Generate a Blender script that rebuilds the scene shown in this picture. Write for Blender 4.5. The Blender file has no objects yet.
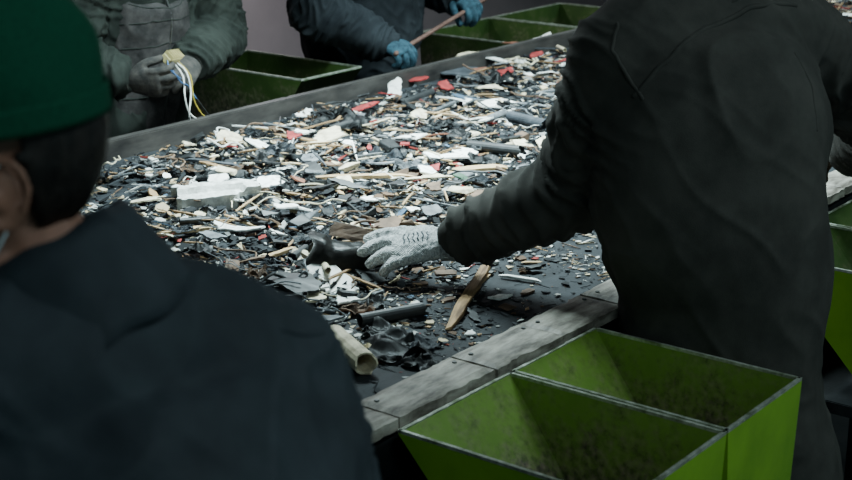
import bpy, bmesh, math, random
from mathutils import Vector, Matrix, noise
from mathutils.bvhtree import BVHTree
random.seed(7)
V = Vector
COL = bpy.context.scene.collection

# ---------------------------------------------------------------- camera calibration
FPX = 1518.0
PITCH = math.radians(16.93)
SP, CP = math.sin(PITCH), math.cos(PITCH)
CAMZ = 1.9
def at(px, py, z):
    u = px - 426; v = py - 240
    down = FPX*SP + v*CP
    fw = FPX*CP - v*SP
    t = (CAMZ - z)/down
    f = fw*t; r = u*t
    return V((.7934*f + .6088*r, .6088*f - .7934*r, z))
def atf(px, py, f):
    u = px - 426; v = py - 240
    down = FPX*SP + v*CP; fw = FPX*CP - v*SP; t = f/fw
    return V((.7934*f + .6088*u*t, .6088*f - .7934*u*t, CAMZ - down*t))
def seen(x, y, z=.87, m=25):
    f = .7934*x + .6088*y; r = .6088*x - .7934*y; d = CAMZ - z
    dep = f*CP + d*SP
    if dep < .2: return False
    px = 426 + r/dep*FPX; py = 240 + (d*CP - f*SP)/dep*FPX
    return 95 < px < 852+m and -m < py < 480+m

cam_d = bpy.data.cameras.new("camera")
cam_d.sensor_width = 36
cam_d.lens = 36*FPX/852
cam = bpy.data.objects.new("camera", cam_d)
COL.objects.link(cam)
cam.location = (0, 0, CAMZ)
cam.rotation_euler = (math.pi/2 - PITCH, 0, math.radians(-52.5))
cam_d.dof.use_dof = True
cam_d.dof.focus_distance = 3.4
cam_d.dof.aperture_fstop = 7
cam_d.clip_start = .05
bpy.context.scene.camera = cam

# ---------------------------------------------------------------- materials
def srgb(r, g, b):
    def f(c):
        c /= 255
        return c/12.92 if c <= .04045 else ((c+.055)/1.055)**2.4
    return (f(r), f(g), f(b), 1)

def mat(name, c1, c2=None, rough=.7, metal=0, scale=20, bump=.2, bscale=80, detail=6, lo=.35, hi=.65,
        stretch=(1,1,1), spec=.4, dist=.002, wave=None):
    m = bpy.data.materials.new(name); m.use_nodes = True
    nt = m.node_tree; N = nt.nodes; L = nt.links
    b = N["Principled BSDF"]
    b.inputs["Roughness"].default_value = rough
    b.inputs["Metallic"].default_value = metal
    b.inputs["Specular IOR Level"].default_value = spec
    tc = N.new("ShaderNodeTexCoord"); mp = N.new("ShaderNodeMapping")
    mp.inputs["Scale"].default_value = stretch
    L.new(tc.outputs["Object"], mp.inputs["Vector"])
    n = N.new("ShaderNodeTexNoise"); n.inputs["Scale"].default_value = scale
    n.inputs["Detail"].default_value = detail; n.inputs["Roughness"].default_value = .65
    L.new(mp.outputs[0], n.inputs["Vector"])
    cr = N.new("ShaderNodeValToRGB")
    cr.color_ramp.elements[0].position = lo; cr.color_ramp.elements[1].position = hi
    cr.color_ramp.elements[0].color = c1; cr.color_ramp.elements[1].color = c2 or c1
    L.new(n.outputs["Fac"], cr.inputs["Fac"])
    L.new(cr.outputs["Color"], b.inputs["Base Color"])
    n2 = N.new("ShaderNodeTexNoise"); n2.inputs["Scale"].default_value = bscale
    n2.inputs["Detail"].default_value = 5
    L.new(mp.outputs[0], n2.inputs["Vector"])
    bp = N.new("ShaderNodeBump"); bp.inputs["Strength"].default_value = bump
    bp.inputs["Distance"].default_value = dist
    if wave:
        w = N.new("ShaderNodeTexWave"); w.inputs["Scale"].default_value = wave
        w.inputs["Distortion"].default_value = 1.5
        L.new(tc.outputs["Object"], w.inputs["Vector"])
        L.new(w.outputs["Fac"], bp.inputs["Height"])
    else:
        L.new(n2.outputs["Fac"], bp.inputs["Height"])
    L.new(bp.outputs[0], b.inputs["Normal"])
    return m

M = {}
M['floor'] = mat("concrete_floor", srgb(46,48,50), srgb(70,72,72), .85, scale=3)
M['wall'] = mat("painted_wall", srgb(164,155,158), srgb(188,177,179), .85, scale=1.3, bump=.1)
M['ceil'] = mat("ceiling_paint", srgb(80,84,86), srgb(92,95,97), .9, scale=2)
M['belt'] = mat("rubber_belt", srgb(22,24,27), srgb(52,56,60), .72, scale=14, bscale=160, bump=.6, stretch=(.5,1,1), lo=.35, hi=.75, detail=10, spec=.25)
M['rail'] = mat("scuffed_wood_rail", srgb(78,69,61), srgb(184,177,165), .6, scale=30, bscale=60, bump=.9, stretch=(.3,1,1), lo=.37, hi=.66, detail=12)
M['railfar'] = mat("dark_rail", srgb(30,28,28), srgb(72,68,65), .55, scale=18, stretch=(.25,1,1))
M['steel'] = mat("dark_steel", srgb(30,33,35), srgb(52,54,56), .5, metal=.4, scale=12)
M['bolt'] = mat("bolt_steel", srgb(120,120,118), srgb(80,80,78), .4, metal=.8)
M['jack1'] = mat("dark_grey_cotton", srgb(58,57,54), srgb(76,74,70), .92, scale=8, bscale=420, bump=.25, spec=.2)
M['jack2'] = mat("navy_black_cloth", srgb(34,40,46), srgb(50,58,64), .75, scale=9, bscale=420, bump=.3, spec=.3)
M['jack3'] = mat("olive_grey_work_cloth", srgb(30,34,31), srgb(46,50,46), .92, scale=10, bscale=300, spec=.15)
M['vest3'] = mat("quilted_grey_vest", srgb(44,43,43), srgb(74,70,69), .9, scale=22, bscale=60, spec=.15)
M['jack4'] = mat("charcoal_cloth", srgb(30,34,38), srgb(45,50,54), .92, scale=10, bscale=300, spec=.15)
M['trous'] = mat("dark_trouser_cloth", srgb(24,26,30), srgb(34,36,40), .92, scale=9, bscale=400, spec=.15)
M['boot'] = mat("black_rubber_boot", srgb(16,16,17), srgb(26,26,27), .5, scale=9)
M['skin'] = mat("skin", srgb(128,90,74), srgb(148,106,88), .55, scale=14, bscale=220, bump=.15)
M['skin2'] = mat("dusty_skin", srgb(92,80,74), srgb(122,106,98), .6, scale=40, bscale=200, bump=.2)
M['glove3'] = mat("dirty_grey_glove", srgb(38,37,36), srgb(72,67,63), .9, scale=40, bscale=240, bump=.6)
M['gloveB'] = mat("dirty_brown_glove", srgb(58,46,38), srgb(104,84,68), .9, scale=40, bscale=240, bump=.6)
M['hair'] = mat("black_hair", srgb(20,17,16), srgb(42,36,33), .55, scale=120, bscale=260, bump=.9, stretch=(1,1,.25))
M['cap'] = mat("green_cotton", srgb(14,66,48), srgb(22,82,60), .9, scale=300, bscale=520, bump=.5, spec=.1)
M['mask'] = mat("white_mask_cloth", srgb(176,186,192), srgb(200,206,210), .85, bscale=300)
M['glove'] = mat("knit_white_glove", srgb(158,161,163), srgb(238,239,238), .95, scale=240, bscale=300, bump=1, lo=.32, hi=.56, spec=.1, wave=150, detail=4)
M['glovecuff'] = mat("grey_glove_cuff", srgb(160,163,166), srgb(226,228,230), .95, scale=120, bump=1, wave=200)
M['print'] = mat("dark_glove_print", srgb(52,58,64), srgb(70,76,82), .9, scale=60)
M['gloveT'] = mat("teal_knit_glove", srgb(20,44,56), srgb(50,84,98), .9, scale=50, bscale=300, bump=.6)
M['eye'] = mat("eye_white", srgb(220,215,210), None, .2)
M['iris'] = mat("dark_iris", srgb(25,15,10), None, .2)

def bin_mat(nm, c1, c2, off=0):
    m = mat(nm, c1, c2, .42, scale=5, bscale=50, bump=.15, spec=.5)
    nt = m.node_tree; N = nt.nodes; L = nt.links
    b = N["Principled BSDF"]
    old = b.inputs["Base Color"].links[0].from_socket
    sep = N.new("ShaderNodeSeparateXYZ")
    tc = N.new("ShaderNodeTexCoord")
    L.new(tc.outputs["Object"], sep.inputs[0])
    n = N.new("ShaderNodeTexNoise"); n.inputs["Scale"].default_value = 5; n.inputs["Detail"].default_value = 14
    n.inputs["Roughness"].default_value = .84
    L.new(tc.outputs["Object"], n.inputs["Vector"])
    mp = N.new("ShaderNodeMapRange"); mp.inputs[1].default_value = 0.0; mp.inputs[2].default_value = -.20
    mp.inputs[3].default_value = -.08+off; mp.inputs[4].default_value = .10+off
    L.new(sep.outputs["Z"], mp.inputs[0])
    ad = N.new("ShaderNodeMath"); L.new(n.outputs["Fac"], ad.inputs[0]); L.new(mp.outputs[0], ad.inputs[1])
    cr = N.new("ShaderNodeValToRGB"); cr.color_ramp.elements[0].position = .43; cr.color_ramp.elements[1].position = .62
    L.new(ad.outputs[0], cr.inputs[0])
    mx = N.new("ShaderNodeMix"); mx.data_type = 'RGBA'
    L.new(cr.outputs[0], mx.inputs["Factor"]); L.new(old, mx.inputs["A"])
    n3 = N.new("ShaderNodeTexNoise"); n3.inputs["Scale"].default_value = 70; n3.inputs["Detail"].default_value = 6
    L.new(tc.outputs["Object"], n3.inputs["Vector"])
    c3 = N.new("ShaderNodeValToRGB"); c3.color_ramp.elements[0].color = srgb(58,52,47); c3.color_ramp.elements[1].color = srgb(142,128,110)
    c3.color_ramp.elements[0].position = .40; c3.color_ramp.elements[1].position = .70
    L.new(n3.outputs["Fac"], c3.inputs[0]); L.new(c3.outputs[0], mx.inputs["B"])
    L.new(mx.outputs["Result"], b.inputs["Base Color"])
    return m
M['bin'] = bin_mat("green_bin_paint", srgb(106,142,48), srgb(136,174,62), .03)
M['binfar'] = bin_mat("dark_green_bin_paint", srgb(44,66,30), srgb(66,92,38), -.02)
M['binout'] = mat("lime_green_paint", srgb(110,158,40), srgb(140,188,52), .45, scale=4, bscale=40, bump=.1)
M['binrim'] = mat("worn_rim_metal", srgb(120,130,104), srgb(212,216,204), .3, metal=.5, scale=40)

# ---------------------------------------------------------------- object helpers
def new_obj(name, me, mats=None, parent=None, smooth=False, loc=None, **props):
    o = bpy.data.objects.new(name, me)
    COL.objects.link(o)
    if mats:
        for m in (mats if isinstance(mats, list) else [mats]):
            me.materials.append(m)
    if smooth:
        for p in me.polygons: p.use_smooth = True
    if parent: o.parent = parent
    if loc is not None: o.location = loc
    for k, v in props.items(): o[k] = v
    return o

def bm_mesh(bm, name="mesh"):
    bmesh.ops.recalc_face_normals(bm, faces=bm.faces)
    me = bpy.data.meshes.new(name); bm.to_mesh(me); bm.free()
    return me

def empty(name, loc, **props):
    e = bpy.data.objects.new(name, None); e.location = loc
    e.empty_display_size = .1
    COL.objects.link(e)
    for k, v in props.items(): e[k] = v
    return e

def add_box(bm, lo, hi):
    lo, hi = V(lo), V(hi)
    r = bmesh.ops.create_cube(bm, size=1)
    c = (lo+hi)/2; s = hi-lo
    for v in r['verts']:
        v.co = V((v.co.x*s.x, v.co.y*s.y, v.co.z*s.z)) + c
    return r['verts']

def box_mesh(lo, hi, bevel=0):
    bm = bmesh.new(); add_box(bm, lo, hi)
    if bevel: bmesh.ops.bevel(bm, geom=bm.edges[:], offset=bevel, segments=2, affect='EDGES')
    return bm_mesh(bm)

def cat(p0, p1, p2, p3, t):
    return .5*((2*p1)+(p2-p0)*t+(2*p0-5*p1+4*p2-p3)*t*t+(3*p1-p0-3*p2+p3)*t**3)

def loft(bm, pts, rads, side=V((1,0,0)), seg=16, sub=4, cap=True, closed_caps=True):
    pts = [V(p) for p in pts]
    rads = [V((r, r)) if not hasattr(r, '__len__') else V(r) for r in rads]
    P, R = [], []
    n = len(pts)
    for i in range(n-1):
        a, b, c, d = max(i-1,0), i, i+1, min(i+2, n-1)
        for k in range(sub):
            t = k/sub
            P.append(cat(pts[a], pts[b], pts[c], pts[d], t))
            R.append(cat(rads[a], rads[b], rads[c], rads[d], t))
    P.append(pts[-1]); R.append(rads[-1])
    m = len(P)
    T = []
    for i in range(m):
        T.append((P[min(i+1, m-1)] - P[max(i-1, 0)]).normalized())
    rings = []
    if cap:
        pre = [(math.sin(a), math.cos(a)) for a in (math.radians(80), math.radians(50), math.radians(25))]
        for s, c in pre:
            rr = min(R[0]); rings.append((P[0]-T[0]*rr*s, R[0]*c, T[0]))
    for i in range(m): rings.append((P[i], R[i], T[i]))
    if cap:
        for s, c in reversed(pre):
            rr = min(R[-1]); rings.append((P[-1]+T[-1]*rr*s, R[-1]*c, T[-1]))
    side = V(side)
    loops = []
    for p, r, t in rings:
        a = side - t*side.dot(t)
        if a.length < 1e-4: a = V((0,0,1)) - t*t.z
        a.normalize(); b = t.cross(a); side = a
        loops.append([bm.verts.new(p + a*math.cos(2*math.pi*k/seg)*r[0] + b*math.sin(2*math.pi*k/seg)*r[1]) for k in range(seg)])
    for i in range(len(loops)-1):
        for k in range(seg):
            bm.faces.new((loops[i][k], loops[i][(k+1)%seg], loops[i+1][(k+1)%seg], loops[i+1][k]))
    if closed_caps:
        bm.faces.new(loops[0][::-1]); bm.faces.new(loops[-1])
    return loops

def ellipsoid(bm, c, r, axes=None, sub=3):
    ret = bmesh.ops.create_icosphere(bm, subdivisions=sub, radius=1)
    c = V(c)
    ax = axes or (V((1,0,0)), V((0,1,0)), V((0,0,1)))
    for v in ret['verts']:
        q = v.co.copy()
        v.co = c + ax[0]*q.x*r[0] + ax[1]*q.y*r[1] + ax[2]*q.z*r[2]

def remesh(bm, vox, smooth=6, fac=.5):
    me = bm_mesh(bm)
    o = bpy.data.objects.new("tmp", me); COL.objects.link(o)
    md = o.modifiers.new("r", 'REMESH'); md.mode = 'VOXEL'; md.voxel_size = vox; md.use_smooth_shade = True
    if smooth:
        s = o.modifiers.new("s", 'SMOOTH'); s.factor = fac; s.iterations = smooth
    dg = bpy.context.evaluated_depsgraph_get()
    out = bpy.data.meshes.new_from_object(o.evaluated_get(dg))
    bpy.data.objects.remove(o); bpy.data.meshes.remove(me)
    for p in out.polygons: p.use_smooth = True
    return out

def wrinkle(me, amp=.006, scale=9, seed=0, big=.01, joints=(), vz=.35, ja=.009):
    off = V((seed*3.1, seed*1.7, seed*.9))
    cos = [v.co.copy() for v in me.vertices]; nor = [v.normal.copy() for v in me.vertices]
    for v, co, n in zip(me.vertices, cos, nor):
        w = co + off
        w2 = w + noise.noise_vector(w*4)*.06
        d = (noise.noise(V((w2.x*3.4, w2.y*3.4, w2.z*1.6))))*big
        q = V((w2.x*scale, w2.y*scale, w2.z*scale*vz))
        rdg = 1-min(1, abs(noise.noise(q))*2.6)
        msk = max(0, min(1, .5+1.6*noise.noise(w*3+V((5,5,5)))))
        d += (rdg**1.8-.25)*amp*msk
        q = V(((w2.x+w2.z*.8)*scale*1.6, (w2.y-w2.z*.8)*scale*1.6, (w2.z)*scale*.5)) + V((7,7,7))
        rdg = 1-min(1, abs(noise.noise(q))*2.8)
        d += (rdg*rdg-.25)*amp*.35*(1-msk*.7)
        for J, rad, ax in joints:
            dd = (co-J).length
            if dd < rad:
                f = (1-dd/rad)
                ph = (co-J).dot(ax)*26 + noise.noise(w*7)*1.8
                rg = 1-min(1, abs(noise.noise(V((ph, noise.noise(w*5)*1.2, seed))))*3.4)
                d += (rg**1.5-.3)*ja*1.8*f**.8
        v.co = co + n*d

# ---------------------------------------------------------------- people
def hand(bm, wrist, d, n, thumb, curl=.5, g=0.0, thumb_in=.4, s=1.0, spread=1.0):
    wrist = V(wrist); d = V(d).normalized(); n = V(n); n = (n - d*n.dot(d)).normalized()
    t = d.cross(n).normalized()
    if t.dot(V(thumb)) < 0: t = -t
    loft(bm, [wrist - d*.03*s, wrist, wrist+d*.035*s, wrist+d*.07*s, wrist+d*.092*s],
         [((.025)*s+g,.019*s+g), (.028*s+g,.019*s+g), (.036*s+g,.019*s+g), (.041*s+g,.0155*s+g), (.038*s+g,.011*s+g)], side=t)
    specs = [(.033, .070, .0092, .10), (.0115, .079, .0096, .02), (-.0115, .073, .0092, -.06), (-.033, .057, .0082, -.15)]
    for k, (o, ln, r, sp) in enumerate(specs):
        base = wrist + d*(.088 - .006*abs(k-1))*s + t*o*s
        dirv = (d + t*sp*spread).normalized()
        ang = 0; p = base - dirv*.02*s; pts = [p, base]; q = base.copy()
        cu = curl[k] if hasattr(curl, '__len__') else curl
        for j, fr in enumerate((.45, .30, .25)):
            ang += cu*(1.0 if j else .75)*(1+.08*k)
            dd = dirv*math.cos(ang) + n*math.sin(ang)
            q = q + dd*ln*fr*s
            pts.append(q.copy())
        loft(bm, pts, [r*s+g, r*s+.0008+g, r*s+g, r*s*.93+g, r*s*.8+g], side=t, seg=10, sub=3)
    b = wrist + d*.028*s + t*.022*s
    d1 = (d*.62 + t*.68 + n*.35*(1+thumb_in)).normalized()
    d2 = (d*.9 + t*(.35-.5*thumb_in) + n*.5*(1+thumb_in)).normalized()
    p1 = b + d1*.036*s; p2 = p1 + d2*.033*s; p3 = p2 + (d2 + n*.3*thumb_in).normalized()*.026*s
    loft(bm, [b - d1*.012, b, p1, p2, p3], [.013*s+g, .0145*s+g, .0115*s+g, .0105*s+g, .0088*s+g], side=t, seg=10, sub=3)

def head(bm, c, r, f, u):
    ax = (r, f, u)
    def P(x, y, z): return c + r*x + f*y + u*z
    ellipsoid(bm, P(0,-.012,.035), (.075,.096,.083), ax)
    ellipsoid(bm, P(0,.028,-.03), (.060,.068,.085), ax)
    ellipsoid(bm, P(0,.055,-.085), (.034,.034,.028), ax)
    ellipsoid(bm, P(0,.068,.022), (.048,.024,.014), ax, 2)
    for s in (-1, 1):
        ellipsoid(bm, P(s*.036,.066,-.028), (.022,.022,.02), ax, 2)
        ellipsoid(bm, P(s*.045,.015,-.07), (.018,.04,.022), ax, 2)
        pts = []
        for (a, b) in [(.012,-.004),(.015,.014),(.006,.030),(-.010,.031),(-.020,.016),(-.019,-.004),(-.010,-.022),(.003,-.031),(.010,-.022)]:
            pts.append(P(s*(.0785 + max(0,-a)*.5+.002), a*.92-.010, b*.92-.005))
        loft(bm, pts, [.0038]*len(pts), side=r, seg=8, sub=3)
        ellipsoid(bm, P(s*.077,-.012,-.006), (.006,.016,.024), ax, 2)
        ellipsoid(bm, P(s*.082,-.005,-.008), (.005,.006,.010), ax, 2)
    loft(bm, [P(0,.084,.012), P(0,.098,-.012), P(0,.108,-.030)], [.008,.010,.0125], side=r, seg=10)
    for s in (-1,1): ellipsoid(bm, P(s*.012,.094,-.034), (.008,.010,.007), ax, 2)
    ellipsoid(bm, P(0,.082,-.056), (.022,.012,.006), ax, 2)
    ellipsoid(bm, P(0,.080,-.066), (.018,.012,.006), ax, 2)

def fold_collar(c0, up, fwd, cr, hgt, fall, front=.75, out=1.52):
    bm = bmesh.new(); up = V(up).normalized(); fwd = V(fwd); fwd = (fwd-up*fwd.dot(up)).normalized(); rt = fwd.cross(up)
    prof = [(cr*1.12, -.04), (cr*1.02, 0), (cr*.97, hgt*.6), (cr*.98, hgt*.95), (cr*1.04, hgt*1.0), (cr*(1+(out-1)*.28), hgt*.86), (cr*(1+(out-1)*.58), hgt*.5), (cr*(1+(out-1)*.9), hgt-fall), (cr*out, hgt-fall-.012)]
    rows = []
    NK = 72
    for j, (rad, z) in enumerate(prof):
        row = []
        for k in range(NK+1):
            a = math.radians(-90 + 18 + (324)*k/NK)
            a += math.pi
            dirv = rt*math.cos(a) + fwd*(math.sin(a))
            back = .5 - .5*math.sin(a)
            zz = z*(front+(1.1-front)*back) if z > 0 else z
            nz = noise.noise(V((k*.22, j*.35, 2)))
            q = c0 + dirv*(rad*(1+.06*nz)) + up*(zz + .007*noise.noise(V((k*.17, j*.5, 9))))
            row.append(bm.verts.new(q))
        rows.append(row)
    for j in range(len(prof)-1):
        for k in range(NK): bm.faces.new((rows[j][k], rows[j][k+1], rows[j+1][k+1], rows[j+1][k]))
    return bm_mesh(bm)

def build_person(S):
    base = V(S['base'])
    root = empty("person", base, label=S['label'], category="person")
    o = lambda p: V(p) - base
    side = V(S['side']).normalized()
    f = V(S['face']).normalized(); u = V((0,0,1)); u = (u - f*u.dot(f)).normalized(); r = f.cross(u).normalized()
    hc = o(S['head'])
    sp = [o(p) for p in S['spine']]
    neckb = sp[-1] + V((0,0,.05))
    body = bmesh.new()
    loft(body, [sp[0]-V((0,0,.05)), sp[0], sp[1], sp[2], sp[3]], [(.13,.10),(.15,.11),(.13,.095),(.15,.10),(.13,.07)], side=side)
    loft(body, [sp[3]-V((0,0,.03)), neckb, hc - f*.022 - u*.05, hc - f*.02], [.07,.058,.054,.055], side=r)
    head(body, hc, r, f, u)
    jk = bmesh.new()
    jr = S['jr']
    loft(jk, [sp[0]-V((0,0,S['hem'])) + V(S.get('hemoff',(0,0,0))), sp[0]-V((0,0,S['hem']*.5)), sp[0], sp[1], sp[2], sp[3]-V((0,0,.01)), sp[3]+V((0,0,.045))],
         [jr[0], jr[1], jr[2], jr[3], jr[4], jr[5], (.085,.075)], side=side, seg=28)
    s0, s1 = o(S['arms'][0]['sh']), o(S['arms'][1]['sh'])
    bk = S.get('back', V((0,0,0)))
    gr = S.get('gr', .10)
    loft(jk, [s0, s0.lerp(sp[3],.6)+V((0,0,.012))+bk, s1.lerp(sp[3],.6)+V((0,0,.012))+bk, s1], [gr*.88, gr, gr, gr*.88], side=V((0,0,1)), seg=20)
    joints = []
    for A in S['arms']:
        sh, el, wr = o(A['sh']), o(A['el']), o(A['wr'])
        loft(body, [sp[3].lerp(sh,.6), sh, el, wr], [.06,.052,.042,.027], side=V((0,0,1)))
        d = V(A['d']).normalized()
        hs = A.get('hs', 1.0)
        hand(body, wr, d, V(A['n']), V(A['th']), A.get('curl',.5), 0, A.get('tin',.4), hs)
        aw = S.get('arm', 1.0)
        cuff = wr + (wr-el).normalized()*A.get('cuff', .0)
        ck = A.get('ck', 1.0)
        loft(jk, [sp[3].lerp(sh,.55), sh, sh.lerp(el,.5), el, el.lerp(cuff,.55), cuff],
             [(.09*aw,.085*aw),(.088*aw,.085*aw),.080*aw,.074*aw,.064*aw,(.056*aw*ck,.052*aw*ck)], side=V((0,0,1)), seg=20, cap=True)
        joints.append((el, .26, (wr-el).normalized()))
        joints.append((cuff, .18, (wr-el).normalized()))
        joints.append((sh.lerp(el,.35), .22, (el-sh).normalized()))
        if A.get('glove'):
            gb = bmesh.new()
            hand(gb, wr, d, V(A['n']), V(A['th']), A.get('curl',.5), A.get('gg',.0022), A.get('tin',.4), hs, spread=A.get('spread',1.3))
            gme = remesh(gb, .003, 3)
            if A.get('gw'):
                for v in gme.vertices:
                    v.co += v.normal*(.0022*noise.noise(v.co*70) + .0012*noise.noise(v.co*160))
            go = new_obj("glove", gme, A['glove'], root, label=A['glabel'])
            if A.get('gw'):
                # dark printed strokes on the back of the glove
                nn = V(A['n']); nn = (nn-d*nn.dot(d)).normalized(); tt_ = d.cross(nn).normalized()
                bvh = BVHTree.FromPolygons([v.co.copy() for v in gme.vertices], [tuple(p.vertices) for p in gme.polygons])
                for kk in range(6):
                    c0 = wr + d*(.035+.009*kk)*hs - nn*.05
                    ps = []
                    for qq in range(5):
                        hit = bvh.ray_cast(c0 + tt_*(-.014+.006*qq) + d*.002*math.sin(qq*2+kk), nn)
                        if hit[0]: ps.append(hit[0]-nn*.0003)
                    if len(ps) > 2:
                        sb = bmesh.new(); loft(sb, ps, [.0013]*len(ps), seg=6, sub=1)
                        new_obj("glove_print", bm_mesh(sb), M['print'], go, smooth=True)
            cb = bmesh.new(); cw = A.get('cw', 1.0)
            NR = 14; NK = 48; rws = []
            t1 = d.cross(V(A['n'])).normalized(); t2 = d.cross(t1).normalized()
            for i in range(NR+1):
                tt = i/NR; p = wr + d*(-.065 + .080*tt); row = []
                for k in range(NK):
                    a = 2*math.pi*k/NK
                    rib = 1 + .025*math.cos(a*24)
                    ra = (.039-.006*tt)*hs*cw*rib*(1+.04*noise.noise(V((math.cos(a)*2, math.sin(a)*2, tt*3))))
                    row.append(cb.verts.new(p + t1*math.cos(a)*ra + t2*math.sin(a)*ra*.84))
                rws.append(row)
            for i in range(NR):
                for k in range(NK): cb.faces.new((rws[i][k], rws[i][(k+1)%NK], rws[i+1][(k+1)%NK], rws[i+1][k]))
            cuo = new_obj("glove_cuff", bm_mesh(cb), A.get('cuffmat', A['glove']), root, smooth=True)
            md = cuo.modifiers.new("t", 'SOLIDIFY'); md.thickness = .002; md.offset = -1
    tr = bmesh.new(); 
    loft(tr, [sp[0]+V((0,0,.06)), sp[0], sp[0]-V((0,0,.08))], [(.16,.12),(.17,.13),(.15,.12)], side=side)
    kj = []
    for (hip, kn, an) in S['legs']:
        hip, kn, an = o(hip), o(kn), o(an)
        loft(body, [hip, kn, an, an - V((0,0,.03))], [.078,.052,.036,.036])
        fwd = V((-side.y, side.x, 0)) * S.get('fs', 1)
        loft(body, [an - V((0,0,.03)), an + fwd*.07 - V((0,0,.05)), an + fwd*.15 - V((0,0,.06))], [.034,.03,.022], side=side)
        loft(tr, [hip, hip.lerp(kn,.5), kn, kn.lerp(an,.6), an+V((0,0,.0))], [.098,.09,.075,.072,.068], seg=18)
        kj.append((kn, .14, V((0,0,1))))
        bb = bmesh.new()
        loft(bb, [an + V((0,0,.12)), an, an - fwd*.01 - V((0,0,.035))], [.058,.05,.05], side=side)
        loft(bb, [an - fwd*.03 - V((0,0,.05)), an + fwd*.08 - V((0,0,.05)), an + fwd*.17 - V((0,0,.055))], [(.043,.042),(.047,.04),(.04,.03)], side=side)
        add_box(bb, an + V((-.045,-.05,-.1)), an + V((.045,.05,-.06)))
        bme = remesh(bb, .007, 4)
        for v in bme.vertices: v.co.z = max(v.co.z, 0)
        new_obj("boot", bme, M['boot'], root)
    bodyme = remesh(body, S.get('vox', .0045), 3)
    new_obj("body", bodyme, S['skin'], root)
    jme = remesh(jk, .0065, S.get('js', 16))
    wrinkle(jme, S.get('wamp', .007), S.get('wsc', 8), S['seed'], S.get('wbig', .016), joints, ja=S.get('ja', .009))
    jo = new_obj("jacket", jme, S['jmat'], root, label=S.get('jlabel', "work jacket"))
    tme = remesh(tr, .009, 6); wrinkle(tme, .006, 8, S['seed']+3, .006, kj)
    new_obj("trousers", tme, M['trous'], root)
    cr = S.get('collar', .078)
    upv = (hc - f*.022 - u*.05) - neckb
    fw_ = V((-side.y, side.x, 0))
    cme = fold_collar(neckb + V(S.get('coff', (0,0,0))), upv, fw_, cr, S.get('ch', .05), S.get('cf', .055), S.get('cfront', .75), S.get('cout', 1.52))
    co = new_obj("collar", cme, S['jmat'], jo, smooth=True)
    md = co.modifiers.new("t", 'SOLIDIFY'); md.thickness = .006; md.offset = 0
    hb = bmesh.new()
    bmesh.ops.create_uvsphere(hb, u_segments=96, v_segments=72, radius=1)
    for v in hb.verts:
        q = v.co.copy()
        v.co = V((q.x*.081, q.y*.102 - .012, q.z*.093 + .033 if q.z > 0 else q.z*.108 + .033))
        v.co *= 1 + .02*noise.noise(v.co*60)
    kill = [fc for fc in hb.faces if (lambda c: not ((c.y < -.030 - .25*max(0,-c.z) + .004*noise.noise(c*150) or c.z > .045 + .25*max(0,c.y)) and c.z > -.066 + .006*noise.noise(c*120)))(fc.calc_center_median())]
    bmesh.ops.delete(hb, geom=kill, context='FACES')
    for v in hb.verts:
        q = v.co; v.co = hc + r*q.x + f*q.y + u*q.z
    hme = bm_mesh(hb)
    ho = new_obj("hair", hme, M['hair'], root, smooth=True)
    md = ho.modifiers.new("t", 'SOLIDIFY'); md.thickness = .006; md.offset = -1
    for s in (-1, 1):
        eb = bmesh.new()
        ellipsoid(eb, hc + r*s*.031 + f*.080 + u*.004, (.0125,.0095,.0075), (r,f,u), 2)
        eo = new_obj("eye", bm_mesh(eb), M['eye'], root, smooth=True)
        eb = bmesh.new()
        ellipsoid(eb, hc + r*s*.031 + f*.0876 + u*.002, (.005,.003,.005), (r,f,u), 2)
        new_obj("iris", bm_mesh(eb), M['iris'], eo, smooth=True)
    return root, jo, jme, (hc, r, f, u), sp, joints

def tube_path(pts, rad, seg=6, sub=3):
    bm = bmesh.new(); loft(bm, pts, [rad]*len(pts), side=V((.3,.5,.8)), seg=seg, sub=sub); return bm_mesh(bm)

def seam(root_obj, jme, pts, rad=.002, name="seam", m=None):
    bvh = BVHTree.FromPolygons([v.co.copy() for v in jme.vertices], [tuple(p.vertices) for p in jme.polygons])
    dense = []
    for i in range(len(pts)-1):
        for k in range(10): dense.append(V(pts[i]).lerp(V(pts[i+1]), k/10))
    dense.append(V(pts[-1]))
    out = []
    for p in dense:
        loc, nrm, idx, dist = bvh.find_nearest(p)
        if loc: out.append(loc - nrm*rad*.35)
    for _ in range(2):
        out = [out[0]] + [(out[i-1]+out[i]*2+out[i+1])/4 for i in range(1, len(out)-1)] + [out[-1]]
    bm = bmesh.new(); loft(bm, out, [rad]*len(out), seg=8, sub=1)
    return new_obj(name, bm_mesh(bm), m, root_obj, smooth=True)

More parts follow.
